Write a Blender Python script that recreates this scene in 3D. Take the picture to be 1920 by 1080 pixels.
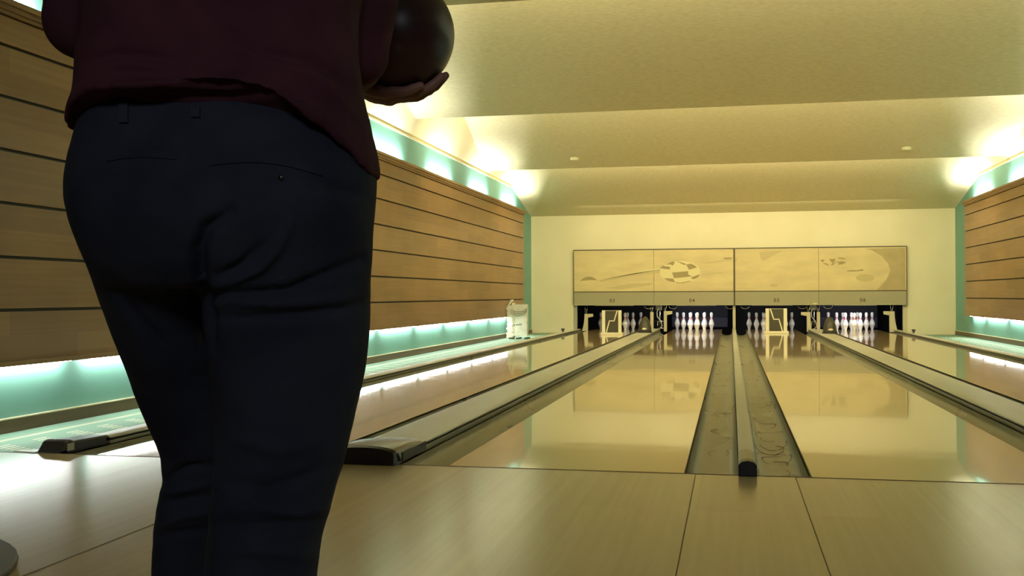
import bpy, bmesh, math, random
from mathutils import Vector, Matrix, noise
from mathutils.bvhtree import BVHTree
random.seed(7)
for o in list(bpy.data.objects): bpy.data.objects.remove(o)
scn = bpy.context.scene
C = scn.collection
R = math.radians

# ------------------------------------------------------------------ camera
FPX = 1945.0
cd = bpy.data.cameras.new('camera'); cam = bpy.data.objects.new('camera', cd); C.objects.link(cam)
cd.sensor_width = 36; cd.lens = FPX/1920*36; cd.clip_start = .05; cd.clip_end = 100
YAW = math.atan(410/1945); PITCH = math.atan(14.5/1945); ROLL = R(.2)
CAMP = Vector((0, -4.57, .765))
F_ = Vector((-math.sin(YAW)*math.cos(PITCH), math.cos(YAW)*math.cos(PITCH), math.sin(PITCH)))
R_ = Vector((math.cos(YAW), math.sin(YAW), 0)); U_ = R_.cross(F_)
rx = R_*math.cos(ROLL) - U_*math.sin(ROLL); ux = R_*math.sin(ROLL) + U_*math.cos(ROLL)
cam.matrix_world = Matrix((( rx.x, ux.x, -F_.x, CAMP.x), (rx.y, ux.y, -F_.y, CAMP.y), (rx.z, ux.z, -F_.z, CAMP.z), (0,0,0,1)))
scn.camera = cam
cd.dof.use_dof = False

# ------------------------------------------------------------------ world, exposure
w = bpy.data.worlds.new('world'); scn.world = w; w.use_nodes = True
w.node_tree.nodes['Background'].inputs[0].default_value = (.85, .9, 1, 1)
w.node_tree.nodes['Background'].inputs[1].default_value = .02
scn.view_settings.view_transform = 'Standard'; scn.view_settings.look = 'None'
scn.view_settings.gamma = 1; scn.view_settings.use_curve_mapping = False
scn.view_settings.exposure = 0.0

def area(name, loc, direction, sx, sy, power, col, spread=180):
    l = bpy.data.lights.new(name, 'AREA'); l.shape = 'RECTANGLE'; l.size = sx; l.size_y = sy
    l.energy = power; l.color = col; l.spread = R(spread)
    o = bpy.data.objects.new(name, l); C.objects.link(o); o.location = loc
    d = Vector(direction).normalized()
    # local X runs along world X when possible, else along world Y
    q = d.to_track_quat('-Z', 'Y'); o.rotation_euler = q.to_euler()
    return o
def area_axis(name, loc, direction, axis, length, width, power, col, spread=180):
    """rectangle lamp whose long side lies along 'axis' and which shines towards 'direction'"""
    o = area(name, loc, direction, length, width, power, col, spread)
    z = -Vector(direction).normalized(); x = Vector(axis).normalized(); y = z.cross(x).normalized(); x = y.cross(z)
    o.matrix_world = Matrix(((x.x,y.x,z.x,loc[0]),(x.y,y.y,z.y,loc[1]),(x.z,y.z,z.z,loc[2]),(0,0,0,1)))
    return o

XL, XR, YB, YF = -4.32, 4.49, 18.0, -8.0
WARM = (1.0, .865, .52); COOL = (1.0, .97, .95)
# low edges of the stepped ceiling: (y, z)
STEPS = [(13.72, 3.03), (9.1, 3.20), (4.6, 3.43), (0.1, 3.62)]
STEP_POWER = [125, 130, 90, 3]
for (sy, sz), p in zip(STEPS, STEP_POWER):      # concealed lane lights on the back of every ceiling step, facing the pins
    area_axis('step_light', (.08, sy+.10, sz+.16), (0, 1, -.25), (1, 0, 0), 7.6, .08, p, WARM)
area_axis('step_light', (.08, 17.2, 2.62), (0, 1, -1.2), (1, 0, 0), 6.5, .05, 6, WARM)
TUBE_TOP = [(-5.04+2.5*i, -3.79+2.5*i) for i in range(2, 9)]
TUBE_LOW = [(1.62+1.53*i, 1.62+1.53*(i+1)) for i in range(-2, 10)]
for side, X in ((1, XL), (-1, XR)):
    for a, b in TUBE_TOP:
        b = min(b, 16.3)
        area_axis('cove_light', (X+side*.07, (a+b)/2, 2.50), (-side*.5, 0, 1), (0, 1, 0), b-a, .03, 34, COOL)
    for a, b in TUBE_LOW:
        b = min(b, 16.5)
        if b-a < .3: continue
        area_axis('skirt_light', (X+side*.065, (a+b)/2, .385), (-side*.05, 0, -1), (0, 1, 0), (b-a)-.20, .03, 5, COOL)
for x0 in (-.725, 2.545):        # lit pin decks
    area_axis('pin_light', (x0, 18.13, .66), (0, .75, -.45), (1, 0, 0), .9, .05, 9.0, (.95, .95, 1))
for x0 in (-2.45, .857):
    area_axis('pin_light', (x0, 18.13, .66), (0, .75, -.45), (1, 0, 0), .9, .05, .08, (1, .93, .85))

area_axis('person_fill_light', (.9, -7.3, 2.7), (-1.5, 4.2, -1.7), (1, .36, 0), 1.4, .6, 7, (.94, .93, 1.0), 80)      # added dim fill from behind the camera, lifts the person's back; no known fixture

# ------------------------------------------------------------------ materials
def nm(name, col, rough=.5, metal=0, spec=.5):
    m = bpy.data.materials.new(name); m.use_nodes = True
    b = m.node_tree.nodes['Principled BSDF']
    b.inputs['Base Color'].default_value = (*col, 1); b.inputs['Roughness'].default_value = rough
    b.inputs['Metallic'].default_value = metal; b.inputs['Specular IOR Level'].default_value = spec
    return m
def add_noise(m, c1, c2, scale=(1,1,1), nscale=4, detail=4, lo=.35, hi=.65, bump=0, rough=None, bdist=.01):
    nt = m.node_tree; n = nt.nodes; l = nt.links; b = n['Principled BSDF']
    tc = n.new('ShaderNodeTexCoord'); mp = n.new('ShaderNodeMapping'); mp.inputs['Scale'].default_value = scale
    l.new(tc.outputs['Object'], mp.inputs['Vector'])
    nz = n.new('ShaderNodeTexNoise'); nz.inputs['Scale'].default_value = nscale; nz.inputs['Detail'].default_value = detail
    l.new(mp.outputs[0], nz.inputs['Vector'])
    r = n.new('ShaderNodeValToRGB'); r.color_ramp.elements[0].position = lo; r.color_ramp.elements[1].position = hi
    r.color_ramp.elements[0].color = (*c1, 1); r.color_ramp.elements[1].color = (*c2, 1)
    l.new(nz.outputs['Fac'], r.inputs[0]); l.new(r.outputs[0], b.inputs['Base Color'])
    if bump:
        bp = n.new('ShaderNodeBump'); bp.inputs['Strength'].default_value = bump; bp.inputs['Distance'].default_value = bdist
        l.new(nz.outputs['Fac'], bp.inputs['Height']); l.new(bp.outputs[0], b.inputs['Normal'])
    if rough:
        mr = n.new('ShaderNodeMapRange'); mr.inputs['To Min'].default_value = rough[0]; mr.inputs['To Max'].default_value = rough[1]
        l.new(nz.outputs['Fac'], mr.inputs['Value']); l.new(mr.outputs[0], b.inputs['Roughness'])
    return m
def boards(m, c1, c2, bw, blen, rough, seam=.75, axis='Y', coat=0):
    """maple boards: narrow strips with their own tone plus grain running along the lane"""
    nt = m.node_tree; n = nt.nodes; l = nt.links; b = n['Principled BSDF']
    tc = n.new('ShaderNodeTexCoord'); mp = n.new('ShaderNodeMapping')
    if axis == 'Y': mp.inputs['Rotation'].default_value = (0, 0, R(90))
    l.new(tc.outputs['Object'], mp.inputs['Vector'])
    br = n.new('ShaderNodeTexBrick'); br.offset = .37; br.inputs['Scale'].default_value = 1
    br.inputs['Brick Width'].default_value = blen; br.inputs['Row Height'].default_value = bw
    br.inputs['Mortar Size'].default_value = .0
    br.inputs['Color1'].default_value = (*c1, 1); br.inputs['Color2'].default_value = (*c2, 1)
    l.new(mp.outputs[0], br.inputs['Vector'])
    m2 = n.new('ShaderNodeMapping'); m2.inputs['Scale'].default_value = (30, .6, 30) if axis == 'Y' else (.8, 26, 26)
    l.new(tc.outputs['Object'], m2.inputs['Vector'])
    nz = n.new('ShaderNodeTexNoise'); nz.inputs['Scale'].default_value = 1.5; nz.inputs['Detail'].default_value = 5
    l.new(m2.outputs[0], nz.inputs['Vector'])
    mr = n.new('ShaderNodeMapRange'); mr.inputs['From Min'].default_value = .3; mr.inputs['From Max'].default_value = .7
    mr.inputs['To Min'].default_value = seam; mr.inputs['To Max'].default_value = 1.05; l.new(nz.outputs['Fac'], mr.inputs['Value'])
    mx = n.new('ShaderNodeMix'); mx.data_type = 'RGBA'; mx.blend_type = 'MULTIPLY'; mx.inputs[0].default_value = 1
    l.new(br.outputs['Color'], mx.inputs[6]); l.new(mr.outputs[0], mx.inputs[7]); l.new(mx.outputs[2], b.inputs['Base Color'])
    b.inputs['Roughness'].default_value = rough
    if coat:
        b.inputs['Coat Weight'].default_value = coat; b.inputs['Coat Roughness'].default_value = .045; b.inputs['Coat IOR'].default_value = 1.5
        nb = n.new('ShaderNodeTexNoise'); nb.inputs['Scale'].default_value = 1.6; nb.inputs['Detail'].default_value = 1
        bp = n.new('ShaderNodeBump'); bp.inputs['Strength'].default_value = .5; bp.inputs['Distance'].default_value = .0025
        l.new(tc.outputs['Object'], nb.inputs['Vector']); l.new(nb.outputs['Fac'], bp.inputs['Height']); l.new(bp.outputs[0], b.inputs['Coat Normal'])
    return m

M = {}
M['lane'] = boards(nm('lane_maple', (.5,.35,.15)), (.60,.42,.175), (.66,.47,.205), .053, 3.0, .25, .92, coat=1.0)
M['approach'] = boards(nm('approach_maple', (.5,.38,.2)), (.50,.395,.21), (.55,.435,.235), .21, 3.2, .20, .955)
M['approach'].node_tree.nodes['Principled BSDF'].inputs['Specular IOR Level'].default_value = .6
M['seam'] = nm('seam_dark', (.16,.115,.055), .6)
M['gutter'] = add_noise(nm('gutter_plastic', (.2,.2,.13), .3), (.20,.20,.135), (.33,.325,.22), (1,.35,1), 6, 6, .3, .62, rough=(.18,.45))
M['smear'] = nm('gutter_smear', (.15,.145,.09), .5)
M['cap'] = add_noise(nm('divider_cap', (.4,.4,.3), .3, 0), (.52,.51,.40), (.60,.59,.47), (1,.2,1), 8, 3, rough=(.25,.4))
M['capedge'] = nm('divider_side', (.38,.37,.25), .3)
M['black'] = nm('black_rubber', (.012,.012,.014), .35)
M['greycap'] = nm('grey_hood_plastic', (.14,.14,.10), .28)
M['teal'] = add_noise(nm('teal_paint', (.155,.37,.30), .55), (.15,.36,.29), (.165,.39,.315), (1,1,1), 2, 2)
M['cream'] = add_noise(nm('cream_plaster', (.78,.72,.48), .7), (.76,.70,.455), (.81,.75,.50), (1,1,1), 1.2, 3)
M['ceiling'] = add_noise(nm('woven_ceiling', (.6,.53,.33), .8), (.68,.62,.385), (.78,.715,.465), (1.6,5,5), 9, 12, .35, .65, bump=.14, bdist=.003)
M['ceilgrey'] = M['ceiling']
M['dark'] = nm('pit_black', (.008,.008,.011), .7)
M['navy'] = nm('navy_cushion', (.03,.032,.06), .6)
M['pillar'] = nm('cream_kickback', (.62,.56,.34), .5)
M['chrome'] = nm('chrome_rod', (.55,.55,.5), .2, 1)
M['strip'] = add_noise(nm('masking_grey', (.36,.34,.2), .45), (.35,.33,.18), (.37,.345,.205), (1,1,1), 1, 2)
M['trimdark'] = nm('masking_frame', (.09,.075,.03), .5)
M['digit'] = nm('lane_number_ink', (.06,.05,.015), .6)
M['pin'] = nm('pin_white', (.82,.82,.80), .22)
M['stripe'] = nm('pin_red', (.5,.03,.05), .35)
M['boardcream'] = nm('cream_board_frame', (.80,.76,.50), .45)
M['olive'] = nm('olive_panel', (.065,.058,.026), .45)
M['dome'] = nm('olive_hood', (.045,.040,.020), .4)
M['badge'] = nm('badge_gold', (.65,.52,.24), .35)
M['white'] = add_noise(nm('ivory_plastic', (.7,.7,.58), .5), (.62,.62,.50), (.74,.74,.62), (1,1,1), 9, 3)
M['brown'] = add_noise(nm('brown_skirting', (.12,.075,.03), .45), (.10,.062,.026), (.14,.088,.036), (12,.5,12), 2, 3)
M['wire'] = nm('dark_wire', (.05,.05,.04), .5)
M['mat'] = nm('grey_mat', (.13,.12,.10), .6)
M['rear'] = nm('rear_wall_dark', (.05,.04,.03), .9)
# wood cladding: veneer planks with patchy tones
def wood():
    m = nm('wood_cladding', (.3,.18,.08), .33); nt = m.node_tree; n = nt.nodes; l = nt.links; b = n['Principled BSDF']
    tc = n.new('ShaderNodeTexCoord'); mp = n.new('ShaderNodeMapping'); mp.inputs['Rotation'].default_value = (0, R(90), R(90))
    sx = n.new('ShaderNodeSeparateXYZ'); cx = n.new('ShaderNodeCombineXYZ')
    l.new(tc.outputs['Object'], sx.inputs[0]); l.new(sx.outputs['Y'], cx.inputs['X']); l.new(sx.outputs['Z'], cx.inputs['Y'])
    br = n.new('ShaderNodeTexBrick'); br.offset = .43; br.offset_frequency = 2; br.squash = 1
    br.inputs['Scale'].default_value = 1; br.inputs['Brick Width'].default_value = 1.15; br.inputs['Row Height'].default_value = .157
    br.inputs['Mortar Size'].default_value = 0; br.inputs['Bias'].default_value = -.25
    br.inputs['Color1'].default_value = (.33,.185,.078,1); br.inputs['Color2'].default_value = (.25,.135,.054,1)
    l.new(cx.outputs[0], br.inputs['Vector'])
    m2 = n.new('ShaderNodeMapping'); m2.inputs['Scale'].default_value = (.6, 22, 1); l.new(cx.outputs[0], m2.inputs['Vector'])
    nz = n.new('ShaderNodeTexNoise'); nz.inputs['Scale'].default_value = 1.6; nz.inputs['Detail'].default_value = 6
    l.new(m2.outputs[0], nz.inputs['Vector'])
    n2 = n.new('ShaderNodeTexNoise'); n2.inputs['Scale'].default_value = 1.1; n2.inputs['Detail'].default_value = 2; l.new(cx.outputs[0], n2.inputs['Vector'])
    ad = n.new('ShaderNodeMath'); ad.operation = 'ADD'; l.new(nz.outputs['Fac'], ad.inputs[0]); l.new(n2.outputs['Fac'], ad.inputs[1])
    mr = n.new('ShaderNodeMapRange'); mr.inputs['From Min'].default_value = .6; mr.inputs['From Max'].default_value = 1.4
    mr.inputs['To Min'].default_value = .78; mr.inputs['To Max'].default_value = 1.2; l.new(ad.outputs[0], mr.inputs['Value'])
    mx = n.new('ShaderNodeMix'); mx.data_type = 'RGBA'; mx.blend_type = 'MULTIPLY'; mx.inputs[0].default_value = 1
    l.new(br.outputs['Color'], mx.inputs[6]); l.new(mr.outputs[0], mx.inputs[7]); l.new(mx.outputs[2], b.inputs['Base Color'])
    return m
M['wood'] = wood()
M['tube'] = nm('glowing_tube', (1,1,1), .5)
M['tube'].node_tree.nodes['Principled BSDF'].inputs['Emission Color'].default_value = (1, .97, .97, 1)
M['tube'].node_tree.nodes['Principled BSDF'].inputs['Emission Strength'].default_value = 36
M['groove'] = nm('groove_dark', (.045,.045,.035), .6)
# carpet beside the lanes: teal with cream stripes and rows of dashes
def carpet():
    m = nm('ledge_carpet', (.25,.4,.3), .75); nt = m.node_tree; n = nt.nodes; l = nt.links; b = n['Principled BSDF']
    tc = n.new('ShaderNodeTexCoord'); sx = n.new('ShaderNodeSeparateXYZ'); l.new(tc.outputs['Object'], sx.inputs[0])
    def math_(op, a, c=None, v=None):
        q = n.new('ShaderNodeMath'); q.operation = op
        l.new(a, q.inputs[0])
        if c is not None: l.new(c, q.inputs[1])
        elif v is not None: q.inputs[1].default_value = v
        return q.outputs[0]
    X, Y = sx.outputs['X'], sx.outputs['Y']
    ax = math_('ABSOLUTE', X)
    def band(src, lo, hi): return math_('MULTIPLY', math_('GREATER_THAN', src, v=lo), math_('LESS_THAN', src, v=hi))
    s1 = band(ax, .362, .380); s2 = band(ax, .392, .410)
    fx = math_('FRACT', math_('MULTIPLY', X, v=20)); fy = math_('FRACT', math_('ADD', math_('MULTIPLY', Y, v=3.2), math_('MULTIPLY', X, v=1.6)))
    d = math_('MULTIPLY', math_('LESS_THAN', fx, v=.4), math_('LESS_THAN', fy, v=.38))
    d = math_('MULTIPLY', d, math_('LESS_THAN', ax, v=.27))
    tot = math_('ADD', math_('ADD', s1, s2), d)
    mx = n.new('ShaderNodeMix'); mx.data_type = 'RGBA'; l.new(tot, mx.inputs[0])
    mx.inputs[6].default_value = (.20,.36,.25,1); mx.inputs[7].default_value = (.60,.60,.42,1)
    l.new(mx.outputs[2], b.inputs['Base Color']); return m
M['carpet'] = carpet()
# clothes, skin
def cloth(name, c1, c2, rough=.9, sc=900):
    m = nm(name, c1, rough, spec=.15); add_noise(m, c1, c2, (1,1,1), 9, 5, .35, .7); return m
M['denim'] = cloth('navy_chino', (.018,.022,.036), (.030,.036,.054))
M['shirt'] = cloth('maroon_cotton', (.050,.017,.026), (.075,.025,.036))
M['skin'] = add_noise(nm('skin', (.26,.13,.09), .6), (.22,.11,.075), (.28,.145,.10), (1,1,1), 12, 3)
M['ball'] = add_noise(nm('bowling_ball_resin', (.03,.012,.012), .38), (.020,.009,.009), (.05,.020,.020), (1,1,1), 7, 6, .4, .65)
M['hair'] = nm('dark_hair', (.02,.013,.009), .6)
M['shoe'] = nm('shoe_leather', (.05,.04,.04), .45)
M['sole'] = nm('shoe_sole', (.35,.33,.3), .6)
M['eye'] = nm('eye_white', (.75,.73,.7), .2)
M['brass'] = nm('trouser_button', (.12,.12,.13), .4, 1)
# masking mural tones
M['mural'] = add_noise(nm('mural_ground', (.6,.52,.26), .6), (.60,.50,.25), (.74,.62,.30), (.7,1,2.2), 2.2, 5, .3, .7)
M['m_dark'] = nm('mural_ochre', (.36,.29,.12), .6)
M['m_mid'] = nm('mural_tan', (.57,.48,.225), .6)
M['m_light'] = nm('mural_pale', (.76,.68,.35), .6)
M['m_shade'] = add_noise(nm('mural_shade', (.4,.34,.16), .6), (.42,.34,.15), (.50,.40,.19), (1,1,1), 3, 4)

# ------------------------------------------------------------------ mesh helpers
class MB:
    def __init__(s): s.v = []; s.f = []; s.smooth = False
    def quadbox(s, x0, x1, y0, y1, z0, z1):
        b = len(s.v)
        s.v += [(x0,y0,z0),(x1,y0,z0),(x1,y1,z0),(x0,y1,z0),(x0,y0,z1),(x1,y0,z1),(x1,y1,z1),(x0,y1,z1)]
        s.f += [tuple(b+i for i in q) for q in ((0,3,2,1),(4,5,6,7),(0,1,5,4),(1,2,6,5),(2,3,7,6),(3,0,4,7))]
        return s
    def prism(s, pts, axis, a, b):
        """closed 2-D outline extruded along an axis. axis X: pts=(y,z); Y: pts=(x,z); Z: pts=(x,y)"""
        k = len(s.v); n = len(pts)
        def P(p, t): return {'X': (t,p[0],p[1]), 'Y': (p[0],t,p[1]), 'Z': (p[0],p[1],t)}[axis]
        s.v += [P(p,a) for p in pts] + [P(p,b) for p in pts]
        s.f.append(tuple(range(k,k+n))[::-1]); s.f.append(tuple(range(k+n,k+2*n)))
        for i in range(n): j = (i+1)%n; s.f.append((k+i,k+j,k+n+j,k+n+i))
        return s
    def sheet(s, pts, axis, a, b, th):
        """open profile given thickness th downward, extruded along Y (x,z)"""
        lo = [(p[0],p[1]-th) for p in pts][::-1]
        return s.prism(list(pts)+lo, axis, a, b)
    def tube(s, pts, r, seg=10, sq=1.0, cap=True):
        pts = [Vector(p) for p in pts]; rs = r if isinstance(r,(list,tuple)) else [r]*len(pts)
        k = len(s.v); up = Vector((0,0,1)); prev = None
        for i,p in enumerate(pts):
            t = (pts[min(i+1,len(pts)-1)]-pts[max(i-1,0)]).normalized()
            if prev is None: a = t.cross(up) if abs(t.dot(up))<.95 else t.cross(Vector((0,1,0)))
            else: a = prev - t*prev.dot(t)
            a.normalize(); prev = a; b = t.cross(a)
            for j in range(seg):
                an = 2*math.pi*j/seg; s.v.append(tuple(p + a*math.cos(an)*rs[i] + b*math.sin(an)*rs[i]*sq))
        for i in range(len(pts)-1):
            for j in range(seg):
                q = (j+1)%seg; s.f.append((k+i*seg+j, k+i*seg+q, k+(i+1)*seg+q, k+(i+1)*seg+j))
        if cap:
            s.f.append(tuple(k+j for j in range(seg))[::-1]); e = k+(len(pts)-1)*seg; s.f.append(tuple(e+j for j in range(seg)))
        return s
    def lathe(s, prof, c, seg=20):
        k = len(s.v)
        for r,z in prof:
            for j in range(seg):
                an = 2*math.pi*j/seg; s.v.append((c[0]+r*math.cos(an), c[1]+r*math.sin(an), c[2]+z))
        for i in range(len(prof)-1):
            for j in range(seg):
                q = (j+1)%seg; s.f.append((k+i*seg+j,k+i*seg+q,k+(i+1)*seg+q,k+(i+1)*seg+j))
        s.f.append(tuple(k+j for j in range(seg))[::-1]); e = k+(len(prof)-1)*seg; s.f.append(tuple(e+j for j in range(seg)))
        return s
    def ell(s, c, r, nu=20, nv=12, rot=None):
        k = len(s.v); c = Vector(c)
        for i in range(1,nv):
            th = math.pi*i/nv
            for j in range(nu):
                ph = 2*math.pi*j/nu
                p = Vector((r[0]*math.sin(th)*math.cos(ph), r[1]*math.sin(th)*math.sin(ph), r[2]*math.cos(th)))
                if rot: p = rot @ p
                s.v.append(tuple(c+p))
        t = Vector((0,0,r[2])); t = rot@t if rot else t
        s.v.append(tuple(c+t)); s.v.append(tuple(c-t)); T = len(s.v)-2
        for i in range(nv-2):
            for j in range(nu):
                q = (j+1)%nu; s.f.append((k+i*nu+j,k+(i+1)*nu+j,k+(i+1)*nu+q,k+i*nu+q))
        for j in range(nu):
            q = (j+1)%nu; s.f.append((T,k+j,k+q)); e = k+(nv-2)*nu; s.f.append((T+1,e+q,e+j))
        return s
    def rings(s, rs, cap=True):
        k = len(s.v); n = len(rs[0])
        for r in rs: s.v += [tuple(p) for p in r]
        for i in range(len(rs)-1):
            for j in range(n):
                q = (j+1)%n; s.f.append((k+i*n+j,k+i*n+q,k+(i+1)*n+q,k+(i+1)*n+j))
        if cap:
            s.f.append(tuple(k+j for j in range(n))[::-1]); e = k+(len(rs)-1)*n; s.f.append(tuple(e+j for j in range(n)))
        return s
    def build(s, name, mat, parent=None, origin=None, smooth=False, bevel=0, auto=False):
        if origin is None:
            if parent is not None: origin = Vector(parent['_o'])
            else:
                xs = [v[0] for v in s.v]; ys = [v[1] for v in s.v]; zs = [v[2] for v in s.v]
                origin = Vector(((min(xs)+max(xs))/2,(min(ys)+max(ys))/2,min(zs)))
        origin = Vector(origin)
        me = bpy.data.meshes.new(name); me.from_pydata([tuple(Vector(v)-origin) for v in s.v], [], s.f); me.validate()
        bm = bmesh.new(); bm.from_mesh(me); bmesh.ops.recalc_face_normals(bm, faces=bm.faces); bm.to_mesh(me); bm.free()
        me.materials.append(mat)
        if smooth:
            for p in me.polygons: p.use_smooth = True
            if auto: me.set_sharp_from_angle(angle=R(38))
        o = bpy.data.objects.new(name, me); C.objects.link(o)
        o['_o'] = tuple(origin)
        if parent is not None:
            o.parent = parent; o.location = origin-Vector(parent['_o'])
        else: o.location = origin
        if bevel:
            b = o.modifiers.new('bevel','BEVEL'); b.width = bevel; b.segments = 2; b.limit_method = 'ANGLE'
        return o
def root(name, loc, label, cat, group=None):
    o = bpy.data.objects.new(name, None); C.objects.link(o); o.location = loc; o['_o'] = tuple(loc)
    o.empty_display_size = .1
    return tag(o, label, cat, group)
def tag(o, label, cat, group=None):
    o['label'] = label; o['category'] = cat
    if group: o['group'] = group
    return o
def struct(o): o['kind'] = 'structure'; return o
def copy_tree(src, delta=(0,0,0)):
    c = src.copy(); C.objects.link(c)
    for ch in src.children:
        d = ch.copy(); C.objects.link(d); d.parent = c; d.matrix_parent_inverse = ch.matrix_parent_inverse
    c.location = Vector(src.location)+Vector(delta)
    return c

# ------------------------------------------------------------------ the room
struct(MB().quadbox(XL, XR, YF, -.06, -.30, 0).build('floor', M['approach']))
struct(MB().quadbox(XL, XR, -.06, 21.0, -.42, -.30).build('floor', nm('sub_floor', (.06,.055,.04), .8)))
# seams of the approach boards, thin dark inlays flush in the floor
sm = MB()
for x0 in (-1.905, -.15, .262, 2.25): sm.quadbox(x0-.0018, x0+.0018, YF+.1, -.066, -.01, .0012)
struct(sm.build('trim_1', M['seam']))
struct(MB().quadbox(XL+.02, XR-.02, -.066, -.056, -.02, .0013).build('trim_2', M['seam']))
# side walls: teal up to the cornice line, cream above it
TT = 2.95
for side, X, nmx in ((1, XL, 'left'), (-1, XR, 'right')):
    x0, x1 = (X-.2, X) if side > 0 else (X, X+.2)
    wl = struct(MB().quadbox(x0, x1, YF, YB, -.42, TT).build('wall_'+nmx, M['teal']))
    o1, o2 = X-side*.2, X+side*.42
    struct(MB().prism([(o1,TT),(X,TT),(X,TT+.016),(o2,4.0),(o2,5.0),(o1,5.0)], 'Y', YF, YB).build('wall_'+nmx, M['cream']))
    a, b = (X, X+.018) if side > 0 else (X-.018, X)
    struct(MB().quadbox(a, b, YF+.05, 17.02-.02, TT-.008, TT+.016).build('trim_3' if side>0 else 'trim_4', M['cream']))
# far wall: cream, with the opening for the pin decks and the masking
bw = MB()
bw.quadbox(XL, -3.38, YB, YB+.25, -.42, 2.6); bw.quadbox(3.555, XR, YB, YB+.25, -.42, 2.6)
bw.quadbox(-3.38, 3.555, YB, YB+.25, 1.765, 2.6)
struct(bw.build('wall_back', M['cream']))
struct(MB().quadbox(XL, XR, YF-.2, YF, -.1, 5).build('wall_front', M['rear']))
struct(MB().quadbox(XL+.02, -3.40, YB-.022, YB, -.17, -.085).build('baseboard_back', M['brown']))
struct(MB().quadbox(3.575, XR-.02, YB-.022, YB, -.17, -.085).build('baseboard_back', M['brown']))
# stepped ceiling: each bay falls towards the pins, then a riser jumps up to the next
SL = .235
ends = [(YB+.02, 2.515)] + [(y, z) for y, z in STEPS]
for i,(y1,z1) in enumerate(ends):
    y0 = ends[i+1][0] if i+1 < len(ends) else YF
    dy = y1-y0
    sl = SL if i+1 < len(ends) else .06
    n = 14; top = []
    for k in range(n+1):
        t = k/n; top.append((y1-dy*t, z1+dy*t*sl*(.82+.18*t)))      # slightly dished bays
    pr = top + [(p[0], p[1]+.09) for p in top[::-1]]
    if i: pr = top + [(y0, top[-1][1]+.10), (y1, z1+.62 if False else z1+.10)]
    c = MB(); c.prism(pr, 'X', XL, XR)
    struct(c.build('ceiling', M['ceiling']))
for i,(y,z) in enumerate(STEPS):
    zt = z+ .10
    prevz = ends[i][1]; prevy = ends[i][0]
    near = prevz+(prevy-y)*SL*1.0
    struct(MB().quadbox(XL, XR, y-.05, y, z+.05, near+.09).build('ceiling', M['ceilgrey']))
struct(MB().quadbox(XL-.2, XR+.2, YF-.2, YB+.2, 4.95, 5.05).build('ceiling', M['cream']))

# wood cladding hung on the side walls, lit from behind at both edges
GR = [.38, .69, 1.005, 1.325, 1.64, 1.955, 2.26, 2.44]
YP1 = 16.55
for side, X, nmx in ((1, XL, 'left'), (-1, XR, 'right')):
    xf = X+side*.125; xb = X+side*.10
    lab = ('horizontal brown wood cladding panel on the left wall, partly behind the standing person' if side > 0
           else 'horizontal brown wood cladding panel on the right wall at the edge of the photo')
    pr = root('wood_wall_panel', (xb, 4.3, GR[0]), lab, 'wall panel', 'wood cladding panels on the side walls')
    m = MB()
    for i in range(7):
        z0, z1 = GR[i]+(.010 if i else 0), GR[i+1]-.010
        m.quadbox(min(xf,xb), max(xf,xb), YF+.3, YP1, z0, z1)
    m.build('cladding', M['wood'], pr)
    xg = X+side*.075
    MB().quadbox(min(xb,xg), max(xb,xg), YF+.3, YP1-.01, GR[0]+.03, GR[-1]).build('backing_board', M['groove'], pr)
    m = MB()
    m.quadbox(min(xb, xf+side*.012), max(xb, xf+side*.012), YF+.3, YP1+.01, 2.44, 2.462)
    m.quadbox(min(xb, xf+side*.030), max(xb, xf+side*.030), YF+.3, YP1+.01, 2.462, 2.492)
    m.quadbox(min(xb, xf+side*.050), max(xb, xf+side*.050), YF+.3, YP1+.01, 2.492, 2.525)
    m.build('crown_moulding', M['wood'], pr)
    m = MB(); m.quadbox(min(xb, xf+side*.018), max(xb, xf+side*.018), YF+.3, YP1+.005, .355, .385)
    m.build('bottom_rail', M['wood'], pr)
    for a, b in TUBE_LOW:
        b = min(b, 16.5)
        if b-a > .3:
            MB().tube([(X+side*.062, a+.10, .357), (X+side*.062, b-.10, .357)], .012, 8).build('light_tube', M['tube'], pr, smooth=True)
    MB().quadbox(min(X+side*.002,X+side*.074), max(X+side*.002,X+side*.074), YF+.3, YP1-.02, 2.38, 2.44).build('light_trough', M['white'], pr)

# ledges with patterned carpet beside the outer lanes, skirting boards on them
LZ = -.06
for side, xa, xb, nmx in ((1, XL+.001, -3.362, 'left'), (-1, 3.492, XR-.001, 'right')):
    o = MB().quadbox(xa, xb, -.055, YB-.022, -.30, LZ).build('ledge_carpet', M['carpet'], origin=((-3.72 if side>0 else 3.86), 0, -.3))
    tag(o, 'teal carpeted strip with cream dashes along the %s wall beside the lane' % nmx, 'carpet', 'carpeted strips along the side walls')
    x0, x1 = (XL, XL+.018) if side > 0 else (XR-.018, XR)
    struct(MB().quadbox(x0, x1, -.05, YB-.024, LZ, .022).build('baseboard_'+nmx, M['brown']))
    struct(MB().quadbox(min(x0,x1)-.003*(side<0), max(x0,x1)+.003*(side>0), -.05, YB-.024, .022, .030).build('baseboard_'+nmx, M['cream']))

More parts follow.
